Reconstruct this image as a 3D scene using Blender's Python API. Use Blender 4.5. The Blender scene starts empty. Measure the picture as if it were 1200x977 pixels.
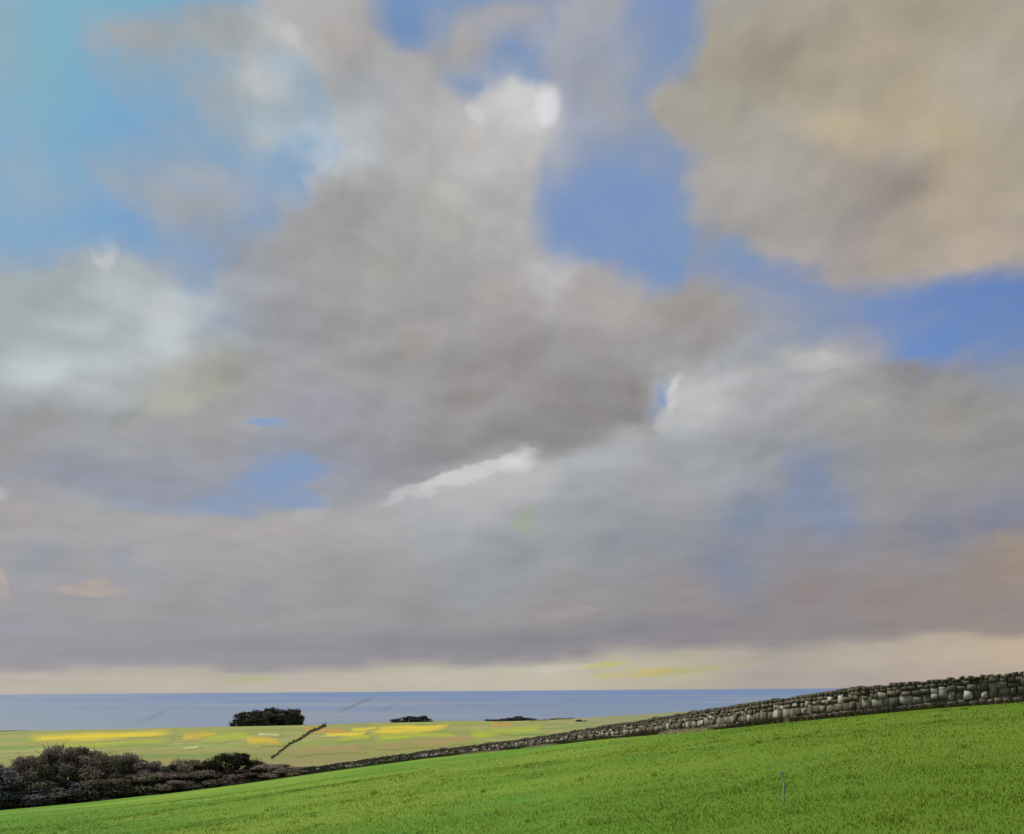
import bpy, math
import numpy as np
from mathutils import Matrix, Vector

rng = np.random.default_rng(7)
scene = bpy.context.scene
COL = scene.collection

# ------------------------------------------------------------------ camera
EYE = 40.0                       # eye height above the sea
FOC = 1287.0                     # focal length in photo pixels (photo 1200 x 977)
HZ = 808.5
ROLL = math.radians(0.42)
cam_d = bpy.data.cameras.new("camera")
cam = bpy.data.objects.new("camera", cam_d)
COL.objects.link(cam)
cam_d.sensor_width = 36.0
cam_d.lens = 36.0 * FOC / 1200.0
cam_d.shift_y = (HZ - 488.5) / 1200.0
cam_d.clip_start = 0.1
cam_d.clip_end = 200000.0
cam.matrix_world = (Matrix.Translation((0, 0, EYE)) @ Matrix.Rotation(ROLL, 4, 'Y')
                    @ Matrix.Rotation(math.pi / 2, 4, 'X'))
scene.camera = cam

vs = scene.view_settings
vs.view_transform = 'Standard'
vs.look = 'None'
vs.gamma = 1.0
vs.exposure = 0.0
vs.use_curve_mapping = False

SUN_EL = math.radians(50)
SUN_AZ = math.radians(-62)       # clockwise from +Y


def ray(px, py):
    """Direction (x/y, z/y) seen at a photo pixel."""
    a, b = (px - 600.0) / FOC, -(py - HZ) / FOC
    c, s = math.cos(ROLL), math.sin(ROLL)
    return a * c + b * s, -a * s + b * c


def lin(c):
    c = np.asarray(c, float) / 255.0
    return np.where(c <= 0.04045, c / 12.92, ((c + 0.055) / 1.055) ** 2.4)


# ------------------------------------------------------------------ sun
sun_d = bpy.data.lights.new("sun", 'SUN')
sun_d.energy = 4.4
sun_d.angle = math.radians(0.6)
sun_d.color = (1.0, 0.95, 0.87)
sun = bpy.data.objects.new("sun", sun_d)
COL.objects.link(sun)
sv = Vector((math.cos(SUN_EL) * math.sin(SUN_AZ), math.cos(SUN_EL) * math.cos(SUN_AZ), math.sin(SUN_EL)))
sun.rotation_euler = sv.to_track_quat('Z', 'Y').to_euler()
sun.location = (0, 0, 120)


# ------------------------------------------------------------------ node helper
class Nodes:
    def __init__(self, tree):
        self.t = tree
        tree.nodes.clear()

    def new(self, kind, **kw):
        n = self.t.nodes.new(kind)
        for k, v in kw.items():
            setattr(n, k, v)
        return n

    def put(self, sock, val):
        if isinstance(val, bpy.types.NodeSocket):
            self.t.links.new(val, sock)
        elif val is not None:
            sock.default_value = val

    def m(self, op, a, b=None, c=None, clamp=False):
        n = self.new('ShaderNodeMath', operation=op, use_clamp=clamp)
        self.put(n.inputs[0], a)
        if b is not None:
            self.put(n.inputs[1], b)
        if c is not None:
            self.put(n.inputs[2], c)
        return n.outputs[0]

    def vm(self, op, a, b=None):
        n = self.new('ShaderNodeVectorMath', operation=op)
        self.put(n.inputs[0], a)
        if b is not None:
            self.put(n.inputs[1] if op != 'SCALE' else n.inputs[3], b)
        return n.outputs['Value'] if op in ('LENGTH', 'DOT_PRODUCT', 'DISTANCE') else n.outputs[0]

    def xyz(self, x, y, z):
        n = self.new('ShaderNodeCombineXYZ')
        for i, v in enumerate((x, y, z)):
            self.put(n.inputs[i], v)
        return n.outputs[0]

    def sep(self, v):
        n = self.new('ShaderNodeSeparateXYZ')
        self.put(n.inputs[0], v)
        return n.outputs

    def rng(self, v, a, b, c=0.0, d=1.0, smooth=False):
        n = self.new('ShaderNodeMapRange', clamp=True)
        n.interpolation_type = 'SMOOTHSTEP' if smooth else 'LINEAR'
        for i, x in enumerate((v, a, b, c, d)):
            self.put(n.inputs[i], x)
        return n.outputs[0]

    def mix(self, f, a, b, mode='MIX'):
        n = self.new('ShaderNodeMix', data_type='RGBA', blend_type=mode)
        self.put(n.inputs[0], f)
        for s, v in ((n.inputs[6], a), (n.inputs[7], b)):
            if isinstance(v, (tuple, list)) and len(v) == 3:
                v = (*v, 1.0)
            self.put(s, v)
        return n.outputs[2]

    def mixf(self, f, a, b):
        n = self.new('ShaderNodeMix', data_type='FLOAT')
        self.put(n.inputs[0], f)
        self.put(n.inputs[2], a)
        self.put(n.inputs[3], b)
        return n.outputs[0]

    def noise(self, vec, scale, detail=4, rough=0.55, lac=2.0, dist=0.0, out=0):
        n = self.new('ShaderNodeTexNoise')
        self.put(n.inputs['Vector'], vec)
        n.inputs['Scale'].default_value = scale
        n.inputs['Detail'].default_value = detail
        n.inputs['Roughness'].default_value = rough
        n.inputs['Lacunarity'].default_value = lac
        n.inputs['Distortion'].default_value = dist
        return n.outputs[out]

    def ramp(self, fac, stops, interp='LINEAR'):
        n = self.new('ShaderNodeValToRGB')
        cr = n.color_ramp
        cr.interpolation = interp
        while len(cr.elements) < len(stops):
            cr.elements.new(1.0)
        for e, (p, _) in zip(cr.elements, stops):
            e.position = p
        for e, (p, c) in zip(cr.elements, stops):
            e.color = (*c, 1.0) if len(c) == 3 else c
        self.put(n.inputs[0], fac)
        return n.outputs


# ------------------------------------------------------------------ sky: what colour and how much cloud lies where
# samples (photo px, sRGB): cloud tints, and tints of the clear air between them
CLOUD = """
180 150 165 168 168|165 40 168 166 163|185 75 162 162 158|250 45 164 163 158|230 130 164 168 170|400 60 168 164 162|420 110 165 168 172
330 50 186 186 186|315 102 182 184 182|375 180 192 200 206|530 60 172 168 166|600 20 166 165 170|690 60 156 162 176|620 55 160 164 178|20 20 152 172 184
60 330 166 173 176|150 350 180 189 193|200 390 186 196 199|100 400 178 188 191|20 360 166 176 180|270 370 152 161 175|230 350 175 183 188
500 220 175 173 170|560 160 186 183 180|610 125 190 188 187|640 200 178 175 175|400 250 152 151 150|350 290 156 155 155|330 360 155 155 158
450 320 165 163 160|600 300 173 171 170|480 400 158 155 152|600 400 150 145 145|550 460 145 140 138|640 470 144 139 139|700 400 148 144 144
720 340 171 166 164|660 322 187 184 184|800 350 156 151 148|820 390 150 146 145|740 460 140 135 133|680 500 138 133 133|450 500 150 150 158
380 480 152 153 165|270 300 150 155 165|420 420 158 156 154|540 260 172 170 167|580 340 166 163 161|520 520 145 142 142|600 510 138 134 134
60 500 150 150 150|150 500 160 162 163|220 465 176 177 168|260 440 161 160 155|250 520 155 153 155|50 440 186 196 200|120 450 176 182 184|30 540 152 150 150
700 170 150 160 180|740 120 160 160 165|720 80 155 160 175
830 60 166 159 143|900 60 156 149 136|960 80 168 158 138|1050 60 171 160 141|1000 150 181 169 146|1100 160 180 166 141|1150 100 172 165 150
1100 240 178 165 145|1150 280 176 164 149|900 180 165 162 155|960 240 165 158 152|1000 280 156 149 148|870 250 165 162 158|940 300 166 161 158
1040 225 146 138 134|1060 120 160 152 136|800 130 166 161 150|850 130 166 160 148|1180 200 174 163 145|1080 30 168 158 140|1180 20 166 157 142|1060 290 172 162 148
1000 390 155 155 165|1180 420 140 148 165|1060 440 136 136 140
800 460 188 189 191|830 470 184 185 187|900 440 166 169 171|950 420 176 174 171|930 450 165 165 170|1000 480 160 158 155|1100 500 155 152 148
1150 470 150 148 145|1180 520 145 143 142|800 520 165 170 173|700 550 165 170 172|900 530 149 153 158|950 560 132 143 164|970 600 127 140 166
880 600 130 142 165|1050 560 148 148 150|1100 620 130 135 150|1180 610 130 135 155|850 670 130 138 158|780 640 145 148 155|720 640 140 148 155
660 600 150 158 162|600 560 182 184 187|950 690 142 132 132|1050 700 145 133 130|1150 680 148 136 128|1190 650 154 139 126
1000 730 141 133 132|900 720 138 135 140|800 700 150 141 140|660 720 150 145 148|750 740 130 132 142|620 752 136 134 141|840 740 136 134 140|1150 725 146 137 132
400 600 169 169 169|300 620 166 164 163|200 612 166 163 165|100 612 161 164 168|20 600 166 160 158|50 650 150 155 165|150 655 155 158 168
110 690 158 154 155|200 700 155 152 155|300 700 152 150 155|400 680 150 150 150|520 620 165 170 172|550 680 150 155 160|500 720 147 144 147
600 650 146 151 156|450 755 138 138 146|300 758 144 144 151|100 765 148 148 158|20 740 154 154 164|200 740 150 149 155|440 590 172 172 172|560 590 172 175 178
50 796 186 176 168|200 800 191 181 172|350 796 187 177 168|500 796 191 183 172|640 790 196 189 175|850 776 178 168 162|900 790 166 156 154
1000 772 184 172 162|1100 768 190 175 160|1180 762 194 175 155|700 785 186 178 160|800 787 188 180 150|1000 795 172 160 156|1100 785 180 166 154|560 790 192 184 170
"""
CLEAR = """
20 20 145 176 187|80 20 120 186 203|60 100 125 180 198|130 60 125 171 202|170 100 120 166 208|100 170 125 185 203|30 60 143 176 188
30 180 140 176 203|150 200 115 160 208|280 160 120 170 203|290 190 110 151 208|300 220 115 160 208|220 300 117 147 193|190 270 120 156 203
60 260 130 171 208|100 240 115 160 203|440 20 111 140 187|500 110 110 140 187|345 190 109 150 211|300 130 145 180 197|360 130 135 175 197
600 60 123 148 187|700 60 127 150 192|790 20 123 148 193|760 60 133 154 187|650 220 127 153 193|700 200 133 155 187|720 230 117 148 203|750 290 113 148 203
680 290 117 149 198|740 170 141 158 181|810 250 135 155 187|870 310 123 149 193|1000 340 113 143 193|1100 350 102 133 193|1170 330 95 130 188
1150 380 108 138 189|950 370 123 147 188|850 400 133 150 178|1060 405 107 143 203|320 510 119 155 203|340 560 126 154 196|270 590 134 152 182
100 580 145 156 173|775 480 121 150 193|200 585 137 155 179
90 50 108 182 208|110 120 116 178 206|60 15 124 182 202|80 220 122 172 206|280 90 126 170 196|340 110 126 170 201
"""
# polygons of clear air (px), softness px, how clear
HOLES = [
    ([(-80, -80), (250, -80), (330, 60), (392, 120), (402, 175), (378, 212), (330, 232), (290, 270), (255, 318), (225, 342), (190, 315), (130, 292), (60, 300), (-80, 318)], 24, 1.0),
    ([(425, -80), (690, -80), (655, 60), (640, 92), (600, 84), (560, 112), (522, 124), (492, 104), (500, 60), (455, 62), (432, 30)], 12, .9),
    ([(652, 90), (700, 60), (760, -80), (838, -80), (832, 40), (800, 85), (770, 112), (800, 150), (818, 172), (825, 222), (834, 262), (872, 288), (922, 312), (992, 328), (1050, 328), (1075, 316), (1130, 310), (1300, 312),
      (1300, 398), (1110, 418), (1050, 408), (1000, 398), (930, 400), (882, 420), (842, 432), (862, 380), (850, 345), (800, 320), (770, 338), (740, 308), (692, 308), (650, 302), (632, 270), (626, 200), (642, 150)], 22, 1.0),
    ([(20, 588), (120, 574), (230, 564), (300, 548), (345, 538), (372, 552), (368, 590), (302, 609), (200, 606), (60, 600), (-10, 594)], 16, .74),
    ([(298, 500), (335, 492), (350, 505), (330, 518), (305, 516)], 10, .6),
    ([(802, 436), (796, 462), (780, 488), (752, 512), (760, 480), (788, 432)], 7, .8),
    ([(1035, 398), (1105, 395), (1100, 425), (1060, 418)], 10, .9),
]
# soft wisps: x y rx ry amount of cloud (positive adds, negative thins)
WISPS = [(165, 40, 36, 30, .55), (185, 75, 22, 30, .5), (250, 45, 70, 24, .5), (230, 130, 45, 28, .42), (318, 40, 46, 30, .6), (340, 52, 18, 14, .5),
         (315, 102, 30, 24, .6), (378, 180, 14, 34, .6), (255, 250, 40, 40, .35), (190, 225, 30, 25, .3), (10, 30, 30, 60, .45), (20, 190, 30, 60, .25),
         (320, 160, 40, 20, .4), (260, 300, 30, 30, .4),
         (532, 62, 42, 34, .8), (600, 14, 60, 22, .8), (640, 70, 24, 30, .4), (700, 150, 60, 36, .5), (730, 85, 36, 26, .4), (715, 60, 24, 40, .4), (690, 100, 30, 30, .4),
         (640, 115, 12, 20, .4), (820, 300, 30, 24, .35), (860, 340, 40, 24, .45), (890, 380, 34, 24, .3), (1000, 392, 40, 14, .25), (1190, 408, 40, 14, .3),
         (700, 255, 30, 20, .2), (760, 215, 30, 16, .2),
         (300, 60, 70, 60, .4), (270, 120, 60, 50, .35), (200, 180, 60, 30, .25), (130, 230, 50, 30, .2), (60, 80, 24, 60, .15), (250, 210, 40, 24, .2), (205, 300, 30, 30, .3), (160, 100, 40, 60, .2), (40, 250, 60, 60, .15), (310, 225, 60, 24, .35), (230, 260, 50, 60, .25), (350, 135, 24, 30, .3),
         (480, 30, 30, 40, .25), (560, 30, 40, 20, .4), (500, 100, 20, 20, .3), (700, 60, 60, 70, .3), (770, 60, 40, 50, .15), (720, 160, 80, 40, .25), (1000, 330, 80, 14, .15), (950, 360, 80, 40, .25),
         (850, 400, 50, 30, .4), (820, 250, 20, 40, .4), (660, 160, 20, 50, .3), (340, 500, 50, 20, .4), (90, 580, 60, 14, .5), (180, 575, 50, 14, .35)]

# sky table, longitude x latitude
NA = 63
AZ0, AZ1 = math.radians(-28.0), math.radians(28.0)
EL0, EL1 = math.radians(-0.8), math.radians(35.0)


def samples(txt):
    out = []
    for chunk in txt.replace('\n', '|').split('|'):
        if chunk.strip():
            out.append([float(v) for v in chunk.split()])
    a = np.array(out)
    return a[:, :2], lin(a[:, 2:5])


def shepard(P, C, X, Y, power=3.0, eps=14.0):
    yk = lambda v: np.where(v < 720, v * 1.25, 900 + (v - 720) * 3.2)
    d2 = (P[:, 0][:, None, None] - X) ** 2 + (yk(P[:, 1])[:, None, None] - yk(Y)) ** 2 + eps ** 2
    w = d2 ** (-power / 2)
    return (w[..., None] * C[:, None, None, :]).sum(0) / w.sum(0)[..., None]


def signed(poly, X, Y):
    """Signed distance to a polygon, positive inside."""
    p = np.array(poly, float)
    q = np.roll(p, -1, 0)
    best = np.full(X.shape, 1e9)
    ins = np.zeros(X.shape, bool)
    for (ax, ay), (bx, by) in zip(p, q):
        ex, ey = bx - ax, by - ay
        t = np.clip(((X - ax) * ex + (Y - ay) * ey) / (ex * ex + ey * ey + 1e-9), 0, 1)
        best = np.minimum(best, np.hypot(X - ax - t * ex, Y - ay - t * ey))
        cr = (ay > Y) != (by > Y)
        xi = ax + (Y - ay) / (ey if abs(ey) > 1e-9 else 1e-9) * ex
        ins ^= cr & (X < xi)
    return np.where(ins, best, -best)


az_t = np.linspace(AZ0, AZ1, NA)
el_t = np.concatenate([np.radians(np.arange(-.6, 4.2, .3)), np.linspace(math.radians(4.4), EL1, 40)])
NE = len(el_t)
AZ, EL = np.meshgrid(az_t, el_t)
U = np.tan(AZ)
V = np.tan(EL) * np.sqrt(1 + U * U)
cr_, sr_ = math.cos(ROLL), math.sin(ROLL)
SX = 600 + FOC * (U * cr_ - V * sr_)
SY = HZ - FOC * (U * sr_ + V * cr_)
# the flat base of the low cloud bank and the pale strip of open sky under it
BASE = np.array([(-60, 784), (150, 783), (300, 785), (420, 783), (560, 781), (640, 774), (720, 771), (850, 762), (1000, 753), (1200, 743), (1260, 741)])
bx = np.arange(-40, 1250, 45.)
by = np.interp(bx, BASE[:, 0], BASE[:, 1]) + 4 * np.sin(bx * .021 + 1) + 2.5 * np.sin(bx * .05)
over = np.stack([np.interp(bx, [0, 300, 500, 700, 900, 1150], c) for c in ((151, 146, 139, 134, 139, 145), (149, 144, 137, 131, 134, 135), (158, 152, 146, 141, 139, 133))], -1)
under = np.stack([np.interp(bx, [0, 300, 640, 800, 900, 1000, 1200], c) for c in ((186, 188, 194, 186, 172, 180, 192), (179, 181, 189, 179, 164, 171, 175), (166, 166, 170, 159, 155, 157, 152))], -1)
PC, CC = samples(CLOUD)
# crest of the low bank, dark cloud behind it and lit cloud on it
CREST = np.array([(385, 588), (420, 580), (480, 577), (540, 567), (590, 549), (620, 541), (655, 541), (700, 529), (755, 516)])
cx_ = np.arange(400, 760, 24.)
cy_ = np.interp(cx_, CREST[:, 0], CREST[:, 1])
dark_ = np.stack([np.interp(cx_, [400, 480, 540, 600, 700, 760], c) for c in ((144, 141, 137, 133, 134, 135), (147, 140, 134, 129, 129, 130), (163, 149, 138, 130, 129, 133))], -1)
lit_ = np.stack([np.interp(cx_, [400, 480, 560, 610, 660, 760], c) for c in ((172, 175, 188, 192, 174, 178), (172, 176, 189, 193, 178, 181), (172, 178, 191, 195, 181, 184))], -1)
lx_ = np.arange(30, 380, 30.)
ly_ = np.interp(lx_, [30, 120, 230, 302, 362], [598, 600, 606, 611, 598])
l_lit = np.tile((170., 167., 165.), (len(lx_), 1))
l_dk = np.tile((146., 150., 164.), (len(lx_), 1))
PC = np.concatenate([PC, np.stack([cx_, cy_ - 13], -1), np.stack([cx_, cy_ + 12], -1), np.stack([lx_, ly_ + 12], -1), np.stack([lx_, ly_ - 40], -1)])
CC = np.concatenate([CC, lin(dark_), lin(lit_), lin(l_lit), lin(l_dk)])
PC = np.concatenate([PC, np.stack([bx, by - 9], -1), np.stack([bx, by - 24], -1), np.stack([bx, by + 7], -1), np.stack([bx, by + 18], -1)])
CC = np.concatenate([CC, lin(over), lin(over), lin(under), lin(under)])
T_CLOUD = shepard(PC, CC, SX, SY)
T_CLEAR = shepard(*samples(CLEAR), SX, SY, power=2.5, eps=25)
T_COV = np.ones(SX.shape)
for poly, soft, amt in HOLES:
    s = np.clip(signed(poly, SX, SY) / (2 * soft) + 0.5, 0, 1)
    T_COV -= amt * s
T_COV = np.clip(T_COV, .11, 1)
for x, y, rx, ry, a in WISPS:
    g = a * np.exp(-(((SX - x) / rx) ** 2 + ((SY - y) / ry) ** 2))
    T_COV = T_COV + g * (1 - T_COV) if a > 0 else T_COV * (1 + g)


def build_world():
    w = bpy.data.worlds.new("World")
    scene.world = w
    w.use_nodes = True
    N = Nodes(w.node_tree)
    tc = N.new('ShaderNodeTexCoord').outputs['Generated']
    d = N.vm('NORMALIZE', tc)
    x, y, z = N.sep(d)
    az = N.m('ARCTAN2', x, y)
    el = N.m('ARCSINE', z)
    # cloud texture space: clouds are flatter towards the horizon
    elp = N.m('MAXIMUM', el, -0.02)
    q = N.m('MULTIPLY', N.m('LOGARITHM', N.m('ADD', elp, 0.12), math.e), 3.4)
    p = N.xyz(N.m('MULTIPLY', N.m('MULTIPLY', az, N.m('COSINE', el)), 5.6), q, 0.0)
    wn = N.noise(p, 1.5, detail=5, rough=0.55, out=1)
    wx, wy, _ = N.sep(wn)
    grow = N.rng(el, 0.01, 0.16, 0.12, 1.0)
    az2 = N.m('ADD', az, N.m('MULTIPLY', N.m('MULTIPLY', N.m('SUBTRACT', wx, 0.5), 0.09), grow))
    el2 = N.m('ADD', el, N.m('MULTIPLY', N.m('MULTIPLY', N.m('SUBTRACT', wy, 0.5), 0.065), grow))
    gu = N.rng(az2, AZ0, AZ1)
    gl = N.m('MULTIPLY', gu, 2.0, clamp=True)
    gr = N.m('SUBTRACT', N.m('MULTIPLY', gu, 2.0), 1.0, clamp=True)
    right = N.m('GREATER_THAN', gu, 0.5)
    half = (NA - 1) // 2
    col = cov = clear = None
    for j in range(NE):
        row = [(*T_CLOUD[j, i], T_COV[j, i]) for i in range(NA)]
        g = bpy.data.node_groups.new('sky_row', 'ShaderNodeTree')
        for nm in ('left', 'right', 'side'):
            g.interface.new_socket(nm, in_out='INPUT', socket_type='NodeSocketFloat')
        g.interface.new_socket('color', in_out='OUTPUT', socket_type='NodeSocketColor')
        g.interface.new_socket('cover', in_out='OUTPUT', socket_type='NodeSocketFloat')
        G = Nodes(g)
        gi, go = G.new('NodeGroupInput'), G.new('NodeGroupOutput')
        L = G.ramp(gi.outputs[0], [(i / half, row[i]) for i in range(half + 1)])
        R = G.ramp(gi.outputs[1], [(i / half, row[half + i]) for i in range(half + 1)])
        G.put(go.inputs[0], G.mix(gi.outputs[2], L[0], R[0]))
        G.put(go.inputs[1], G.mixf(gi.outputs[2], L[1], R[1]))
        gn = N.new('ShaderNodeGroup')
        gn.node_tree = g
        for k_, v_ in enumerate((gl, gr, right)):
            N.put(gn.inputs[k_], v_)
        c, a = gn.outputs[0], gn.outputs[1]
        if j == 0:
            col, cov = c, a
        else:
            f = N.rng(el2, el_t[j - 1], el_t[j])
            col = N.mix(f, col, c)
            cov = N.mixf(f, cov, a)
        if j % 5 == 0:
            B = N.ramp(gu, [(i / (NA - 1), T_CLEAR[j, i]) for i in range(0, NA, 2)])[0]
            clear = B if clear is None else N.mix(N.rng(el2, el_t[j - 5], el_t[j]), clear, B)
    # ragged cloud edges
    n1 = N.noise(p, 3.0, detail=8, rough=0.52)
    e = N.m('ADD', cov, N.m('MULTIPLY', N.m('SUBTRACT', n1, 0.5), 0.9))
    cov2 = N.rng(e, 0.04, 0.86, smooth=True)
    # billows: brighter towards the light, from above and the left
    p2 = N.vm('ADD', p, (0.035, -0.09, 0.0))
    n2 = N.noise(p, 2.1, detail=6, rough=0.5)
    n3 = N.noise(p2, 2.1, detail=6, rough=0.5)
    rel = N.m('SUBTRACT', n2, n3)
    fine = N.m('SUBTRACT', n1, 0.5)
    gain = N.m('ADD', N.m('ADD', 1.0, N.m('MULTIPLY', N.m('MULTIPLY', rel, 0.75), N.rng(el, 0.0, 0.28, 0.15, 1.0))),
               N.m('MULTIPLY', fine, 0.11))
    col = N.vm('SCALE', col, gain)
    # sunlit rims and coloured sky spots: direction az/el in px turned to angles, half-widths, tilt, strength
    for px, py, rx, ry, tilt, k, *tone in RIMS:
        u, v = ray(px, py)
        a0, e0 = math.atan(u), math.atan(v / math.sqrt(1 + u * u))
        da, de = N.m('SUBTRACT', az2, a0), N.m('SUBTRACT', el2, e0)
        c, s = math.cos(tilt), math.sin(tilt)
        pa = N.m('ADD', N.m('MULTIPLY', da, c * FOC / rx), N.m('MULTIPLY', de, s * FOC / rx))
        pb = N.m('ADD', N.m('MULTIPLY', da, -s * FOC / ry), N.m('MULTIPLY', de, c * FOC / ry))
        r2 = N.m('ADD', N.m('MULTIPLY', pa, pa), N.m('MULTIPLY', pb, pb))
        g = N.m('MULTIPLY', N.rng(r2, 1.0, 0.0, smooth=True), N.rng(n2, 0.40, 0.56, 0.35 * k, k))
        col = N.mix(g, col, tuple(lin(tone)) if tone else (.62, .62, .63))
    # the rest of the dome: plain sky with broken cloud
    sky = N.new('ShaderNodeTexSky', sky_type='NISHITA')
    sky.sun_disc = False
    sky.sun_elevation = SUN_EL
    sky.sun_rotation = SUN_AZ
    sky.altitude = 40
    sky.air_density = 1.0
    sky.dust_density = 1.5
    ns = sky.outputs[0]
    blue = N.mix(0.9, ns, N.vm('SCALE', clear, 9.6))
    here = N.mix(cov2, blue, N.vm('SCALE', col, 10.0))
    gcov = N.rng(N.noise(d, 2.4, detail=7, rough=0.58), 0.42, 0.62, smooth=True)
    there = N.mix(gcov, ns, N.vm('SCALE', (.42, .42, .43), N.m('ADD', 6.0, N.m('MULTIPLY', n2, 8.0))))
    inside = N.m('MULTIPLY', N.rng(N.m('ABSOLUTE', az), math.radians(30), math.radians(44), 1.0, 0.0, smooth=True),
                 N.rng(el, math.radians(35), math.radians(50), 1.0, 0.0, smooth=True))
    out = N.mix(inside, there, here)
    bg = N.new('ShaderNodeBackground')
    N.put(bg.inputs[0], out)
    bg.inputs[1].default_value = 0.1
    wo = N.new('ShaderNodeOutputWorld')
    N.put(wo.inputs[0], bg.outputs[0])


R_ = math.radians
RIMS = [(596, 134, 90, 60, R_(25), .65, 198, 196, 195), (612, 114, 50, 34, R_(15), .6, 212, 211, 211), (630, 116, 20, 26, R_(10), .7, 224, 224, 226), (550, 134, 22, 8, R_(-20), .9, 205, 203, 202), (125, 302, 18, 13, R_(-35), .9), (366, 170, 16, 36, R_(25), .7, 190, 198, 204), (378, 196, 14, 16, 0, .7, 205, 208, 212), (340, 52, 20, 17, 0, 1.3, 192, 192, 194), (316, 102, 34, 24, R_(20), 1.3, 186, 190, 192), (185, 78, 20, 30, 0, .8, 164, 166, 166), (235, 132, 40, 26, 0, .6, 166, 172, 176), (165, 35, 28, 30, 0, .6, 168, 168, 166), (120, 130, 50, 40, R_(40), .5, 128, 186, 208), (70, 200, 60, 40, R_(-30), .4, 134, 184, 206), (280, 230, 40, 16, R_(20), .5, 160, 172, 190), (310, 150, 40, 14, 0, .5, 165, 188, 200), (300, 18, 30, 24, 0, .6, 182, 184, 186),
        (797, 462, 11, 30, R_(-20), 1.1, 212, 212, 214), (826, 458, 44, 18, R_(8), .8, 192, 192, 194), (784, 496, 16, 26, R_(-30), .4, 186, 188, 190), (806, 480, 40, 46, R_(-20), .6, 184, 186, 188),
        (556, 568, 84, 9, R_(13), .7, 216, 216, 217), (606, 552, 24, 15, R_(35), .9, 222, 222, 223), (590, 580, 80, 30, R_(10), .5, 186, 187, 189), (490, 576, 60, 7, R_(6), .5), (366, 592, 18, 24, R_(15), .35, 186, 187, 188),
        (935, 430, 36, 18, R_(10), .3), (655, 322, 46, 26, R_(15), .8, 192, 189, 189), (545, 232, 70, 18, R_(-25), .6, 190, 188, 186), (205, 385, 34, 44, R_(10), .25),
        (665, 718, 46, 10, R_(8), .7, 182, 168, 166),
        (622, 612, 22, 13, R_(-35), .45, 158, 168, 128), (745, 789, 66, 7, R_(2), .9, 196, 184, 110), (830, 783, 90, 6, R_(6), .7, 176, 170, 120), (705, 780, 40, 4, R_(4), .8, 190, 186, 110),
        (298, 795, 40, 5, R_(3), .6, 180, 181, 128), (592, 790, 14, 5, R_(20), .6, 190, 190, 120), (215, 455, 50, 40, R_(40), .25, 182, 181, 160), (258, 440, 22, 36, R_(-10), .3, 180, 177, 150),
        (110, 688, 50, 7, R_(3), .7, 188, 172, 158), (115, 677, 16, 8, R_(10), .6, 188, 172, 158), (5, 688, 12, 24, 0, .7, 200, 180, 158),
        (1190, 640, 20, 44, 0, .25, 168, 146, 126), (640, 784, 70, 7, R_(3), .5, 204, 196, 182), (70, 792, 90, 5, R_(-2), .4, 200, 188, 176),
        (800, 718, 60, 8, R_(3), .5, 160, 146, 142), (1065, 118, 40, 30, R_(30), .4, 190, 170, 140), (1000, 165, 60, 26, R_(-20), .5, 188, 172, 142), (1120, 170, 30, 50, R_(-30), .4, 190, 170, 138),
        (1150, 415, 30, 20, 0, .4, 120, 140, 190), (305, 508, 26, 10, R_(5), .6, 118, 155, 212), (5, 585, 16, 12, 0, .6, 190, 192, 196), (1038, 226, 20, 16, 0, .4, 140, 132, 128),
        (940, 560, 40, 60, R_(-15), .3, 122, 140, 176), (1040, 415, 30, 14, 0, .3, 120, 145, 200)]
build_world()


# ------------------------------------------------------------------ mesh and material helpers
def mesh_obj(name, verts, faces, mat, parent=None, tint=None, smooth=False):
    """faces: list of arrays (n, k) with k corners each."""
    me = bpy.data.meshes.new(name)
    verts = np.asarray(verts, np.float32)
    me.vertices.add(len(verts))
    me.vertices.foreach_set('co', verts.ravel())
    groups = [np.asarray(f, np.int32) for f in (faces if isinstance(faces, list) else [faces]) if len(f)]
    loops = np.concatenate([g.ravel() for g in groups])
    tot = np.concatenate([np.full(len(g), g.shape[1], np.int32) for g in groups])
    start = np.concatenate([[0], np.cumsum(tot)[:-1]]).astype(np.int32)
    me.loops.add(len(loops))
    me.loops.foreach_set('vertex_index', loops)
    me.polygons.add(len(tot))
    me.polygons.foreach_set('loop_start', start)
    me.polygons.foreach_set('loop_total', tot)
    if smooth:
        me.polygons.foreach_set('use_smooth', np.ones(len(tot), bool))
    if tint is not None:
        at = me.attributes.new('tint', 'FLOAT', 'POINT')
        at.data.foreach_set('value', np.asarray(tint, np.float32))
    me.update(calc_edges=True)
    me.validate()
    if mat:
        me.materials.append(mat)
    o = bpy.data.objects.new(name, me)
    COL.objects.link(o)
    o.parent = parent
    return o


def empty(name, loc):
    o = bpy.data.objects.new(name, None)
    o.empty_display_size = 0.5
    COL.objects.link(o)
    o.location = loc
    return o


def tag(o, label=None, cat=None, group=None, kind=None):
    for k, v in (('label', label), ('category', cat), ('group', group), ('kind', kind)):
        if v:
            o[k] = v
    return o


def copy_tree(root):
    r = root.copy()
    COL.objects.link(r)
    for ch in root.children:
        c = ch.copy()
        COL.objects.link(c)
        c.parent = r
    return r


def material(name, build):
    m = bpy.data.materials.new(name)
    m.use_nodes = True
    N = Nodes(m.node_tree)
    out = N.new('ShaderNodeOutputMaterial')
    build(N, out)
    return m


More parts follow.
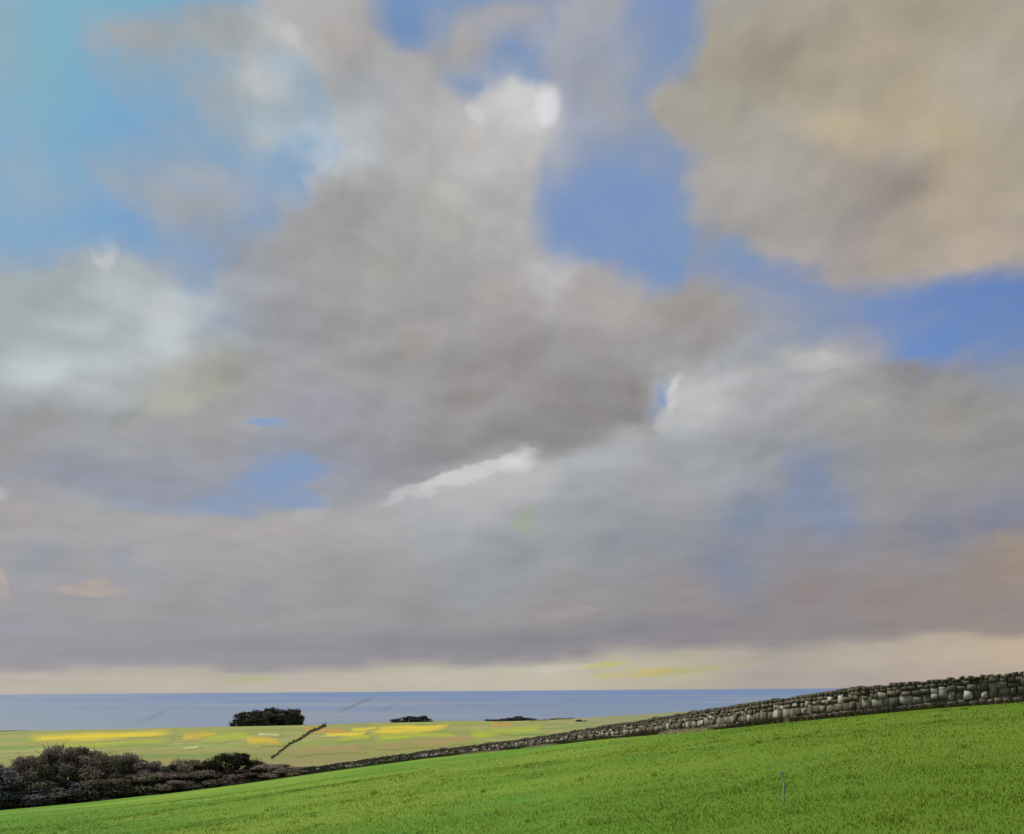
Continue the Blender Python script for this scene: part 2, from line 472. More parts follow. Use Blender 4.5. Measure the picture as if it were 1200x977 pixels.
def principled(N, out, color, rough=0.9, spec=0.2, bump=None, bstr=0.4, bdist=0.05):
    b = N.new('ShaderNodeBsdfPrincipled')
    N.put(b.inputs['Base Color'], color if not isinstance(color, tuple) else (*color, 1.0))
    N.put(b.inputs['Roughness'], rough)
    N.put(b.inputs['Specular IOR Level'], spec)
    if bump is not None:
        bn = N.new('ShaderNodeBump')
        bn.inputs['Strength'].default_value = bstr
        bn.inputs['Distance'].default_value = bdist
        N.put(bn.inputs['Height'], bump)
        N.put(b.inputs['Normal'], bn.outputs[0])
    N.put(out.inputs[0], b.outputs[0])
    return b


def leaf_material(name, dark, mid, light, trans=0.25):
    def build(N, out):
        at = N.new('ShaderNodeAttribute', attribute_name='tint').outputs['Fac']
        oi = N.new('ShaderNodeObjectInfo').outputs['Random']
        f = N.m('ADD', at, N.m('MULTIPLY', N.m('SUBTRACT', oi, 0.5), 0.22), clamp=True)
        c = N.ramp(f, [(0, dark), (.5, mid), (1, light)])[0]
        b = N.new('ShaderNodeBsdfDiffuse')
        N.put(b.inputs[0], c)
        t = N.new('ShaderNodeBsdfTranslucent')
        N.put(t.inputs[0], c)
        mx = N.new('ShaderNodeMixShader')
        mx.inputs[0].default_value = trans
        N.put(mx.inputs[1], b.outputs[0])
        N.put(mx.inputs[2], t.outputs[0])
        N.put(out.inputs[0], mx.outputs[0])
    return material(name, build)


def green_field(N):
    """Pasture colour from world position: emerald, mid and olive patches, mown drift lines."""
    pos = N.new('ShaderNodeNewGeometry').outputs['Position']
    x, y, z = N.sep(pos)
    n1 = N.noise(pos, 0.045, detail=3, rough=0.5)
    n2 = N.noise(N.vm('ADD', pos, (91., 40., 0.)), 0.21, detail=5, rough=0.6)
    n3 = N.noise(pos, 1.7, detail=4, rough=0.65)
    c = N.mix(N.rng(n1, .38, .62, smooth=True), (.084, .190, .015), (.150, .238, .025))
    c = N.mix(N.m('MULTIPLY', N.rng(n2, .54, .70, smooth=True), .6), c, (.072, .215, .030))
    olive = N.rng(N.m('DIVIDE', x, N.m('MAXIMUM', y, 5.)), -.05, .36, smooth=True)
    c = N.mix(N.m('MULTIPLY', olive, .68), c, (.092, .152, .009))
    c = N.mix(N.m('MULTIPLY', N.rng(n3, .55, .75), .3), c, (.17, .22, .03))
    c = N.mix(N.m('MULTIPLY', N.rng(n3, .45, .28), .12), c, (.05, .11, .008))
    return c, n3


def m_pasture(N, out):
    c, n3 = green_field(N)
    pos = N.new('ShaderNodeNewGeometry').outputs['Position']
    principled(N, out, c, .95, .1, N.noise(pos, 9., detail=6, rough=.7), .8, .06)


def m_grass(N, out):
    c, n3 = green_field(N)
    at = N.new('ShaderNodeAttribute', attribute_name='tint').outputs['Fac']
    c = N.mix(N.rng(at, 0.75, 1.0, 0, .55), c, (.24, .27, .05))
    c = N.mix(N.rng(at, 0.3, 0.0, 0, .25), c, (.06, .13, .01))
    b = N.new('ShaderNodeBsdfDiffuse')
    N.put(b.inputs[0], c)
    nr = N.new('ShaderNodeNewGeometry').outputs['Normal']
    up = N.vm('NORMALIZE', N.vm('ADD', N.vm('SCALE', nr, .35), (0., 0., .8)))
    N.put(b.inputs['Normal'], up)
    t = N.new('ShaderNodeBsdfTranslucent')
    N.put(t.inputs[0], c)
    mx = N.new('ShaderNodeMixShader')
    mx.inputs[0].default_value = .25
    N.put(mx.inputs[1], b.outputs[0])
    N.put(mx.inputs[2], t.outputs[0])
    N.put(out.inputs[0], mx.outputs[0])


def farm_color(N):
    pos = N.new('ShaderNodeNewGeometry').outputs['Position']
    x, y, z = N.sep(pos)
    # cross-slope bands of pasture, stubble and rough grass
    st = N.xyz(N.m('MULTIPLY', x, .55), y, 0.)
    n1 = N.noise(st, .0075, detail=4, rough=.55)
    n2 = N.noise(N.vm('ADD', st, (700., 90., 0.)), .016, detail=5, rough=.6)
    n3 = N.noise(pos, .22, detail=5, rough=.7)
    n4 = N.noise(N.xyz(N.m('MULTIPLY', x, 1.6), N.m('MULTIPLY', y, .5), 0.), .03, detail=5, rough=.65)
    c = N.mix(N.rng(n1, .42, .58, smooth=True), (.20, .245, .060), (.265, .250, .085))
    c = N.mix(N.m('MULTIPLY', N.rng(n2, .50, .62, smooth=True), .8), c, (.125, .195, .040))
    c = N.mix(N.m('MULTIPLY', N.rng(n2, .44, .34, smooth=True), .6), c, (.25, .20, .105))
    c = N.mix(N.m('MULTIPLY', N.rng(n4, .56, .68, smooth=True), .55), c, (.34, .35, .18))
    c = N.mix(N.m('MULTIPLY', N.rng(n4, .45, .34, smooth=True), .5), c, (.115, .150, .048))
    c = N.mix(N.m('MULTIPLY', N.rng(n3, .55, .72), .3), c, (.32, .32, .17))
    c = N.mix(N.m('MULTIPLY', N.rng(n3, .46, .30), .3), c, (.13, .14, .05))
    c = N.mix(N.m('MULTIPLY', N.rng(N.m('DIVIDE', x, N.m('MAXIMUM', y, 50.)), .0, .12, smooth=True), .6), c, (.175, .19, .115))
    rr = N.vm('LENGTH', N.xyz(x, y, 0.))
    c = N.mix(N.m('MULTIPLY', N.rng(N.m('ADD', rr, N.m('MULTIPLY', n2, 260.)), 560., 380., smooth=True), .6), c, (.19, .165, .068))
    c = N.mix(N.rng(z, 1.6, .5), c, (.20, .19, .14))
    return c, n3


def m_farmland(N, out):
    c, n3 = farm_color(N)
    principled(N, out, c, .95, .1, n3, .5, .5)


def m_sea(N, out):
    pos = N.new('ShaderNodeNewGeometry').outputs['Position']
    x, y, z = N.sep(pos)
    st = N.vm('MULTIPLY', pos, (0.00035, 0.0016, 1.0))
    n1 = N.noise(st, 1.0, detail=5, rough=.55)
    lg = N.xyz(N.m('MULTIPLY', N.m('DIVIDE', x, N.m('MAXIMUM', y, 100.)), 2.2), N.m('MULTIPLY', N.m('LOGARITHM', N.m('MAXIMUM', y, 100.), math.e), 2.4), 0.)
    n2 = N.noise(lg, 1.6, detail=5, rough=.55)
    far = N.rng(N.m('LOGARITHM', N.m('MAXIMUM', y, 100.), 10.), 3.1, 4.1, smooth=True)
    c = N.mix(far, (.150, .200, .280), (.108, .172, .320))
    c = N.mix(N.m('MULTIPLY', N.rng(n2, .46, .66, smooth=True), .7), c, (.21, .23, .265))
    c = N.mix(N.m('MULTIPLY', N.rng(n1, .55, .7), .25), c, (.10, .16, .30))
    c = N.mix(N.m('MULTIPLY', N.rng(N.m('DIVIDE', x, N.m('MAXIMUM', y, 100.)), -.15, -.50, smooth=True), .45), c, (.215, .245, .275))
    # narrow dark current lines slanting out to sea
    for (x0, y0), (x1, y1), k, wid in SLICKS:
        (ax, ay), (bx, by) = sea_hit(x0, y0), sea_hit(x1, y1)
        # distance measured in bearing so that the line keeps even breadth with range
        b = N.m('DIVIDE', x, N.m('MAXIMUM', y, 100.))
        iv = N.m('DIVIDE', EYE, N.m('MAXIMUM', y, 100.))
        b0, i0, b1, i1 = ax / ay, EYE / ay, bx / by, EYE / by
        t = N.rng(iv, i0, i1)
        off = N.m('ABSOLUTE', N.m('SUBTRACT', N.m('SUBTRACT', b, b0), N.m('MULTIPLY', t, b1 - b0)))
        band = N.m('MULTIPLY', N.rng(off, wid, 0., smooth=True),
                   N.m('MULTIPLY', N.rng(t, 0., .3), N.rng(t, 1., .75)))
        c = N.mix(N.m('MULTIPLY', band, k), c, (.06, .075, .085))
    rip = N.noise(N.vm('MULTIPLY', pos, (.05, .12, 1.)), 1.0, detail=6, rough=.65)
    principled(N, out, c, .55, .12, rip, .5, 1.2)


def m_stone(N, out):
    pos = N.new('ShaderNodeTexCoord').outputs['Object']
    at = N.new('ShaderNodeAttribute', attribute_name='tint').outputs['Fac']
    n1 = N.noise(pos, 3.5, detail=6, rough=.65)
    n2 = N.noise(N.vm('ADD', pos, (5., 5., 5.)), 1.1, detail=5, rough=.6)
    f = N.m('ADD', at, N.m('MULTIPLY', N.m('SUBTRACT', n1, .5), .7), clamp=True)
    c = N.ramp(f, [(0, (.066, .059, .046)), (.38, (.132, .115, .088)), (.62, (.215, .195, .160)), (.85, (.34, .32, .285)), (1., (.44, .42, .39))])[0]
    c = N.mix(N.m('MULTIPLY', N.rng(n2, .52, .64), .65), c, (.070, .072, .034))
    c = N.mix(N.m('MULTIPLY', N.rng(n2, .46, .36), .35), c, (.15, .095, .055))
    principled(N, out, c, .92, .15, n1, .6, .04)


def plain(color, rough=.9, spec=.1, nscale=3., amt=.35):
    def build(N, out):
        pos = N.new('ShaderNodeNewGeometry').outputs['Position']
        n = N.noise(pos, nscale, detail=5, rough=.65)
        c = N.mix(N.rng(n, .3, .7), tuple(v * (1 - amt) for v in color), tuple(min(1, v * (1 + amt)) for v in color))
        principled(N, out, c, rough, spec, n, .4, .03)
    return build


def crop_material(name, a, b, spk):
    def build(N, out):
        pos = N.new('ShaderNodeNewGeometry').outputs['Position']
        n1 = N.noise(N.vm('MULTIPLY', pos, (1., .45, 1.)), .018, detail=5, rough=.6)
        n2 = N.noise(N.vm('MULTIPLY', pos, (1., .35, 1.)), .12, detail=5, rough=.7)
        c = N.mix(N.rng(n1, .38, .62, smooth=True), a, b)
        c = N.mix(N.m('MULTIPLY', N.rng(n2, .5, .72), .6), c, spk)
        n4 = N.noise(N.vm('MULTIPLY', pos, (1.3, .3, 1.)), .035, detail=6, rough=.7)
        c = N.mix(N.m('MULTIPLY', N.rng(n4, .50, .66, smooth=True), .35), c, (.24, .25, .065))
        at = N.new('ShaderNodeAttribute', attribute_name='tint').outputs['Fac']
        thin = N.rng(N.m('ADD', at, N.m('MULTIPLY', N.m('SUBTRACT', n4, .5), 1.6)), .05, 1.0, smooth=True)
        c = N.mix(thin, c, farm_color(N)[0])
        principled(N, out, c, .95, .05, n2, .5, .4)
    return material(name, build)


# ------------------------------------------------------------------ terrain
WALLPX = [(0, 949, 150), (100, 940, 158), (200, 929, 162), (300, 916, 164), (400, 902, 161), (500, 888.5, 152), (600, 878, 136), (700, 866, 112),
          (800, 857, 88), (880, 850, 73), (950, 843, 65.5), (1020, 836.5, 60), (1100, 829, 57), (1200, 822, 54.5)]
SHOREPX = [(0, 856), (150, 854), (270, 850), (420, 846), (520, 844.5), (600, 844.5), (660, 841.5), (700, 839.5), (760, 836), (830, 832)]
tab = []
for px, py, D in WALLPX:
    u, v = ray(px, py)
    tab.append((math.degrees(math.atan(u)), D * math.hypot(1, u), v * D))
tab = ([(-180, 100, 3), (-135, 120, -8), (-90, 150, -19), (-55, 176, -22), (-34, 170, -18.2)] + tab +
       [(31, 61.5, .0), (40, 60, .9), (60, 58, 3.5), (90, 60, 7), (135, 80, 7), (180, 100, 3)])
tab = np.array(tab)
_th = np.arange(-180, 180.01, .5)
_k = np.exp(-np.linspace(-2.5, 2.5, 9) ** 2)
_k /= _k.sum()


def _sm(v):
    return np.convolve(np.concatenate([v[-9:-1], v, v[1:9]]), _k, 'same')[8:-8]


_rw, _zw = _sm(np.interp(_th, tab[:, 0], tab[:, 1])), _sm(np.interp(_th, tab[:, 0], tab[:, 2]))
sh = []
for px, py in SHOREPX:
    u, v = ray(px, py)
    sh.append((math.degrees(math.atan(u)), EYE / -v * math.hypot(1, u)))
sh = np.array([(-180, 4200), (-90, 2600), (-50, 1250), (-30, 1150)] + sh + [(14, 2300), (25, 2700), (60, 4000), (180, 4200)])
_sr = _sm(np.interp(_th, sh[:, 0], sh[:, 1]))
FOOT = -1.62


def ground(x, y):
    """Height of the land (absolute, sea = 0)."""
    x, y = np.asarray(x, float), np.asarray(y, float)
    r = np.hypot(x, y)
    th = np.degrees(np.arctan2(x, y))
    rw, zw, S = np.interp(th, _th, _rw), np.interp(th, _th, _zw), np.interp(th, _th, _sr)
    near = FOOT + (zw - FOOT) * (r / rw) + .10 * np.sin(x * .21 + 1) * np.sin(y * .17) * np.clip(r / 30, 0, 1) * np.clip((rw - r) / 20, 0, 1)
    P = 23.6 * (S - r) / (S - 260) - EYE
    t = np.clip((r - rw) / 90, 0, 1)
    t = t * t * (3 - 2 * t)
    beyond = zw * (1 - t) + P * t
    beyond = beyond + np.clip((r - rw - 40) / 200, 0, 1) * (.55 * np.sin(x * .013 + y * .006) + .35 * np.sin(y * .021 - x * .008))
    return np.maximum(EYE + np.where(r <= rw, near, beyond), -8.0)


def hit(px, py, r0=15., r1=2600.):
    u, v = ray(px, py)
    n = math.hypot(1, u)
    t = np.geomspace(r0, r1, 6000)
    x, y = u / n * t, t / n
    under = ground(x, y) >= EYE + v * y
    i = int(np.argmax(under)) if under.any() else len(t) - 1
    return float(x[i]), float(y[i]), float(ground(x[i], y[i]))


def sea_hit(px, py):
    u, v = ray(px, py)
    y = EYE / max(-v, 1e-4)
    return u * y, y


SLICKS = [((158, 849), (202, 829), .3, .005), ((200, 829), (243, 821), .15, .005), ((392, 836), (440, 815), .48, .0055), ((432, 838), (486, 816), .2, .006)]


def polar_sheet(name, r_lo, r_hi, nr, mat):
    ths = np.concatenate([np.arange(-180, -34, 3.), np.arange(-34, 34, .35), np.arange(34, 180, 3.)])
    nt = len(ths)
    lo = np.interp(ths, _th, r_lo) if np.ndim(r_lo) else np.full(nt, r_lo)
    hi = np.interp(ths, _th, r_hi) if np.ndim(r_hi) else np.full(nt, r_hi)
    f = np.linspace(0, 1, nr)[:, None]
    R = lo * (hi / lo) ** f
    A = np.radians(ths)
    X, Y = R * np.sin(A), R * np.cos(A)
    rr = np.hypot(X, Y)
    Z = ground(X * (1 - 1e-9), Y * (1 - 1e-9))
    idx = np.arange(nr * nt).reshape(nr, nt)
    a, b = idx[:-1], idx[1:]
    F = np.stack([a, b, np.roll(b, -1, 1), np.roll(a, -1, 1)], -1).reshape(-1, 4)[:, ::-1]
    return mesh_obj(name, np.stack([X, Y, Z], -1).reshape(-1, 3), F, mat, smooth=True)


M_PASTURE = material('pasture_turf', m_pasture)
M_GRASS = material('grass_blades', m_grass)
M_FARM = material('farmland', m_farmland)
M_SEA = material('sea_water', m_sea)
M_STONE = material('limestone', m_stone)
M_CORE = material('wall_core', plain((.13, .118, .094)))
M_BARK = material('bark', plain((.050, .040, .032)))
M_STAKE = material('weathered_wood', plain((.36, .38, .34)))

tag(polar_sheet('pasture', .4, _rw + 1.5, 90, M_PASTURE), kind='structure', label='bright green pasture sloping down to the stone wall', cat='field')
tag(polar_sheet('farmland', _rw + 1.5, 4600., 150, M_FARM), kind='structure', label='pale farmland falling away towards the coast', cat='land')

ths = np.radians(np.arange(0, 360, 2.))
rs = np.geomspace(300, 150000, 60)
X = rs[:, None] * np.sin(ths)
Y = rs[:, None] * np.cos(ths)
idx = np.arange(X.size).reshape(X.shape)
F = np.stack([idx[:-1], idx[1:], np.roll(idx[1:], -1, 1), np.roll(idx[:-1], -1, 1)], -1).reshape(-1, 4)[:, ::-1]
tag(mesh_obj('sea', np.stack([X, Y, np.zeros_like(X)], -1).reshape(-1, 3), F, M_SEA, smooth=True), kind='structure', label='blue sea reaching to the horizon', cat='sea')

# ------------------------------------------------------------------ crop strips on the far land
M_RAPE = crop_material('rapeseed_flower', (.52, .42, .020), (.46, .35, .05), (.66, .60, .06))
M_OCHRE = crop_material('ripe_crop', (.46, .31, .025), (.40, .29, .05), (.52, .38, .06))
M_RUST = crop_material('rust_crop', (.38, .19, .045), (.34, .21, .06), (.46, .30, .06))
M_LIME = crop_material('lime_crop', (.29, .34, .025), (.24, .29, .05), (.40, .41, .05))
M_TAN = crop_material('stubble', (.27, .19, .075), (.24, .20, .08), (.33, .26, .12))
M_PALE = crop_material('pale_stubble', (.40, .39, .24), (.36, .35, .20), (.50, .48, .33))


def crop(pts, mat, label, h=.35, nx=36, ny=11):
    """A strip of standing crop. pts: near-left, near-right, far-right, far-left in photo pixels, dropped onto the land."""
    P, edge = [], []
    rg = np.random.default_rng(int(pts[0][0] * 7 + pts[0][1]))
    ends = np.ones(nx)
    q = np.linspace(0, 1, nx)
    ph = rg.uniform(0, 6.28, 4)
    ea = .10 * np.sin(q * 7 + ph[0]) + .07 * np.sin(q * 15 + ph[1])
    eb = .06 * np.sin(q * 6 + ph[2]) + .05 * np.sin(q * 13 + ph[3])
    for j in range(ny):
        for i in range(nx):
            s, t = i / (nx - 1), j / (ny - 1)
            t = .5 + (t - .5) * 1.5 * ends[i] + (ea[i] * (1 - t) + eb[i] * t) * ends[i]
            lx = (pts[0][0] * (1 - t) + pts[3][0] * t) * (1 - s) + (pts[1][0] * (1 - t) + pts[2][0] * t) * s
            ly = (pts[0][1] * (1 - t) + pts[3][1] * t) * (1 - s) + (pts[1][1] * (1 - t) + pts[2][1] * t) * s
            P.append(hit(lx, ly, 180., 2400.))
            edge.append(max(abs(2 * j / (ny - 1) - 1), 1 - min(s, 1 - s) * 6))
    P = np.array(P)
    edge = np.array(edge)
    P[:, 2] += .06 + h * (1 - np.clip(edge, 0, 1))
    g = np.arange(len(P)).reshape(ny, nx)
    F = np.stack([g[:-1, :-1], g[:-1, 1:], g[1:, 1:], g[1:, :-1]], -1).reshape(-1, 4)
    o = mesh_obj('crop_field', P, F, mat, tint=edge, smooth=True)
    return tag(o, label, 'crop field', 'coloured crop strips on the coastal land', 'structure')


crop([(28, 870.5), (204, 863.5), (205, 855), (30, 861)], M_RAPE, 'long yellow rapeseed strip at the far left below the sea')
crop([(212, 867), (258, 864), (256, 857), (212, 859)], M_OCHRE, 'short ochre crop strip beside the end of the long yellow one')
crop([(290, 873), (334, 873), (326, 865.5), (284, 861)], M_OCHRE, 'slanting mustard crop patch below the square dark copse')
crop([(352, 856), (412, 861), (412, 854.5), (354, 850.5)], M_RUST, 'orange crop strip just right of the square dark copse')
crop([(372, 863), (430, 862), (432, 857), (380, 859)], M_RAPE, 'thin yellow strip directly below the orange strip')
crop([(392, 869), (436, 866), (436, 861), (396, 864)], M_LIME, 'small lime green patch below the thin yellow strip', nx=16)
crop([(430, 861), (520, 857), (532, 848), (440, 851)], M_RAPE, 'broad bright yellow field below the left low dark copse')
crop([(440, 868), (540, 862), (535, 858), (440, 862)], M_LIME, 'green strip along the near edge of the broad yellow field')
crop([(440, 878), (560, 869), (560, 861), (425, 872)], M_TAN, 'brown stubble field just behind the stone wall')
crop([(575, 852), (606, 850), (600, 846.5), (574, 847)], M_RUST, 'small rust patch under the right low dark copse', nx=14)
crop([(545, 864), (640, 858), (636, 851), (548, 855)], M_LIME, 'yellow green field below the rust patch')
crop([(212, 879), (236, 876), (234, 873.5), (214, 876)], M_PALE, 'short whitish stubble strip in the green left field', nx=12)
crop([(78, 880.5), (112, 879), (112, 877.5), (80, 879)], M_PALE, 'thin pale stubble line above the brown thicket', nx=14)
crop([(236, 868), (296, 866), (292, 858), (240, 859)], M_LIME, 'pale yellow green patch between the ochre strip and the mustard patch')
crop([(408, 857), (440, 856), (444, 851), (412, 853)], M_RAPE, 'short yellow patch joining the orange strip to the broad yellow field', nx=16)
crop([(60, 877), (200, 871), (204, 866), (50, 872)], M_LIME, 'dull green strip along the near side of the long yellow strip')
crop([(345, 884), (430, 879), (428, 872), (350, 876)], M_TAN, 'brown stubble strip right of the foot of the slanting hedge')
crop([(300, 862), (330, 862.5), (330, 859), (302, 859)], M_PALE, 'pale stubble patch directly below the square dark copse', nx=14)


# ------------------------------------------------------------------ plants
def tube(p, q, r0, r1, n=6):
    p, q = np.array(p, float), np.array(q, float)
    d = q - p
    d /= np.linalg.norm(d) + 1e-9
    a = np.cross(d, (0.3, .9, .2))
    a /= np.linalg.norm(a)
    b = np.cross(d, a)
    an = np.arange(n) * 2 * math.pi / n
    ring = np.cos(an)[:, None] * a + np.sin(an)[:, None] * b
    V_ = np.concatenate([p + ring * r0, q + ring * r1])
    i = np.arange(n)
    F_ = np.stack([i, (i + 1) % n, n + (i + 1) % n, n + i], -1)
    return V_, F_


class Mesh:
    def __init__(self):
        self.v, self.f, self.t, self.n = [], [], [], 0

    def add(self, v, f, t=None):
        self.v.append(v)
        self.f.append(f + self.n)
        self.t.append(np.full(len(v), .5 if t is None else t) if np.ndim(t) == 0 else t)
        self.n += len(v)

    def build(self, name, mat, parent=None, smooth=False):
        return mesh_obj(name, np.concatenate(self.v), [np.concatenate(self.f)], mat, parent, np.concatenate(self.t), smooth)


def cards(P, size, tint, rg, flat=.0):
    """Small irregular leaf quads at points P."""
    n = len(P)
    a = rg.normal(size=(n, 3))
    a /= np.linalg.norm(a, axis=1)[:, None]
    b = rg.normal(size=(n, 3))
    b -= a * (a * b).sum(1)[:, None]
    b /= np.linalg.norm(b, axis=1)[:, None]
    s = (size * rg.uniform(.6, 1.4, n))[:, None]
    c0, c1 = P - a * s * .6, P + a * s * .6
    V_ = np.stack([c0, P - b * s * .35, c1, P + b * s * .38], 1).reshape(-1, 3)
    F_ = np.arange(n * 4).reshape(n, 4)
    return V_, F_, np.repeat(tint, 4)


def crown_points(rg, n, w, h, low, clumps, spread):
    """Clumped points in an uneven crown of width w and height h, starting at 'low'."""
    ang = rg.uniform(0, 2 * math.pi, clumps)
    zz = rg.uniform(0, 1, clumps) ** 1.15
    prof = np.sqrt(np.clip(1 - (np.abs(zz - .32) / .74) ** 2.6, .05, 1))
    rad = np.sqrt(rg.uniform(.1, 1, clumps)) * prof * w * .5
    C = np.stack([rad * np.cos(ang), rad * np.sin(ang), low + zz * (h - low) * .9], -1)
    cs = rg.uniform(.6, 1.4, clumps) * spread * w
    k = rg.integers(0, clumps, n)
    d = rg.normal(size=(n, 3))
    d /= np.linalg.norm(d, axis=1)[:, None]
    d *= (rg.uniform(0, 1, n) ** .5)[:, None]
    P = C[k] + d * cs[k][:, None] * (1, 1, .8)
    P[:, 2] = np.clip(P[:, 2], .05, None)
    ct = rg.normal(0, .16, clumps)
    return P, np.clip(.5 + ct[k] + rg.normal(0, .14, n), 0, 1), C


def plant(name, seed, w, h, low, n, leaf, mat, clumps=26, spread=.16, trunk=.06, twig=0):
    rg = np.random.default_rng(seed)
    root = empty(name, (0, 0, 0))
    P, t, C = crown_points(rg, n, w, h, low, clumps, spread)
    m = Mesh()
    m.add(*cards(P, leaf, t, rg))
    if twig:
        for _ in range(twig):                # thin bare shoots sticking out of the crown
            c = C[rg.integers(len(C))]
            q = c + (rg.normal(0, .10 * w), rg.normal(0, .10 * w), rg.uniform(.10, .26) * h)
            v, f = tube(c, q, leaf * .16, leaf * .04, 3)
            m.add(v, f, rg.uniform(.1, .5))
    m.build('crown', mat, root)
    b = Mesh()
    r = trunk * w
    top = np.array((rg.normal(0, .04 * w), rg.normal(0, .04 * w), h * .45))
    b.add(*tube((0, 0, -.4), top * .55, r, r * .75, 8))
    b.add(*tube(top * .55, top, r * .75, r * .5, 8))
    for c in C[rg.permutation(len(C))[:9]]:
        s = top * rg.uniform(.35, .95)
        mid = (s + c) / 2 + (0, 0, .05 * h)
        b.add(*tube(s, mid, r * .42, r * .25, 5))
        b.add(*tube(mid, c, r * .25, r * .08, 5))
    b.build('trunk', M_BARK, root, smooth=True)
    return root


L_BROWN = leaf_material('brown_thicket_leaf', (.110, .086, .072), (.215, .172, .145), (.33, .27, .225), .3)
L_OLIVE = leaf_material('olive_thicket_leaf', (.080, .074, .056), (.165, .150, .108), (.27, .24, .17), .3)
L_GREY = leaf_material('grey_scrub_leaf', (.075, .072, .074), (.150, .142, .146), (.26, .25, .26), .2)
L_DARK = leaf_material('dark_evergreen_leaf', (.018, .019, .012), (.042, .042, .028), (.085, .080, .050), .12)
L_FAR = leaf_material('coastal_tree_leaf', (.040, .042, .032), (.085, .088, .064), (.16, .155, .10), .12)
L_NAVY = leaf_material('dark_tree_leaf', (.035, .036, .042), (.070, .072, .078), (.13, .125, .11), .12)  # dark blue-grey leaf colour for the low copses and shoreline growth

# thicket at the lower left: (kind, cx, top, width px, base offset m, label)
BUSHES = [
    ('B', -8, 893, 66, 2.5, 'grey brown scrub bush cut by the left edge'),
    ('A', 24, 888, 44, 4.0, 'brown pointed bush second from the left edge'),
    ('C', 50, 889, 44, 3.5, 'dark olive bush left of the tallest brown bush'),
    ('A', 76, 876, 54, 5.5, 'tallest brown bush with a thin spike on top'),
    ('A', 106, 882, 56, 4.0, 'broad reddish brown bush right of the tallest one'),
    ('C', 131, 886, 38, 3.0, 'small dark bush right of the broad reddish one'),
    ('A', 146, 885, 40, 5.0, 'brown bush with a knobbly raised top in mid thicket'),
    ('A', 170, 893, 48, 3.5, 'rust brown bush in mid thicket'),
    ('B', 194, 895, 46, 4.5, 'pale grey brown bush in mid thicket'),
    ('C', 220, 892, 46, 3.5, 'wispy olive bush left of the big black tree'),
    ('D', 247, 893, 34, 3.5, 'small black bush leaning against the big round tree'),
    ('D', 273, 884, 54, 3.0, 'big round black tree standing out of the thicket'),
    ('A', 315, 896, 54, 2.5, 'low brown mound bush right of the big black tree'),
    ('C', 345, 899, 44, 2.5, 'last low dark bush before the stone wall begins'),
    ('B', 10, 922, 60, .8, 'bluish grey bramble low at the left field edge'),
    ('C', 38, 914, 50, 1.4, 'dark bramble between the two greyish low brambles'),
    ('B', 66, 916, 60, .8, 'ash grey bramble below the tallest brown bush'),
    ('C', 112, 912, 60, .8, 'dark bramble along the field edge under the broad reddish bush'),
    ('A', 136, 906, 50, 1.8, 'brown bramble at mid height below the small dark bush'),
    ('C', 160, 908, 58, .8, 'dark olive bramble under the rust brown bush'),
    ('A', 202, 905, 60, .8, 'brown bramble below the wispy olive bush'),
    ('C', 240, 903, 54, .8, 'dark bramble at the left foot of the big black tree'),
    ('A', 284, 901, 54, .8, 'brown bramble at the right foot of the big black tree'),
]
protos = {
    'A': [plant('thorn_bush', 11, 1, 1, .0, 10500, .042, L_BROWN, 44, .17, .03, 70), plant('thorn_bush', 12, 1, 1, .0, 10500, .042, L_BROWN, 44, .17, .03, 70)],
    'B': [plant('thorn_bush', 21, 1, 1, .0, 10000, .042, L_GREY, 44, .17, .03, 80)],
    'C': [plant('thorn_bush', 31, 1, 1, .0, 10500, .042, L_OLIVE, 44, .17, .03, 60), plant('thorn_bush', 32, 1, 1, .0, 10500, .042, L_OLIVE, 44, .17, .03, 60)],
    'D': [plant('thorn_tree', 41, 1, 1, .0, 12000, .042, L_DARK, 46, .17, .045, 30)],
}
used = {k: 0 for k in protos}
fresh = {k: list(v) for k, v in protos.items()}
for kind, cx, top, wpx, off, label in BUSHES:
    src = protos[kind][used[kind] % len(protos[kind])]
    o = src if used[kind] < len(protos[kind]) else copy_tree(src)
    used[kind] += 1
    u, v = ray(cx, 930)
    th = math.degrees(math.atan(u))
    r = float(np.interp(th, _th, _rw)) + off
    n = math.hypot(1, u)
    x, y = u / n * r, r / n
    z = float(ground(x, y))
    _, vt = ray(cx, top)
    H = EYE + vt * y - z
    W = wpx / FOC * y * 1.32
    H *= 1.07
    o.location = (x, y, z)
    o.scale = (W, W * .9, H)
    o.rotation_euler = (0, 0, float(rng.uniform(0, 6.28)))
    tag(o, label, 'tree' if label.startswith('big round') else 'bush', 'thicket along the lower left field edge')

# copses on the coast
far_protos = [plant('coastal_tree', 51 + i, 1, 1, .0, 2600, .085, L_FAR, 30, .19, .035) for i in range(3)]
navy_protos = [plant('coastal_tree', 61 + i, 1, 1, .0, 1900, .09, L_NAVY, 24, .2, .035) for i in range(2)]


def stand(src, first, cx, top, wpx, back, label, group, r=None, base=None):
    o = src if first else copy_tree(src)
    u, v = ray(cx, 850)
    th = math.degrees(math.atan(u))
    n = math.hypot(1, u)
    if base is not None:
        x, y, z = hit(cx, base, 180, 2400)
    else:
        r = float(np.interp(th, _th, _sr)) - back
        x, y = u / n * r, r / n
        z = float(ground(x, y))
    _, vt = ray(cx, top)
    o.location = (x, y, z - .2)
    o.scale = (wpx / FOC * y * 1.2, wpx / FOC * y * 1.2, EYE + vt * y - z)
    o.rotation_euler = (0, 0, float(rng.uniform(0, 6.28)))
    tag(o, label, 'tree', group)


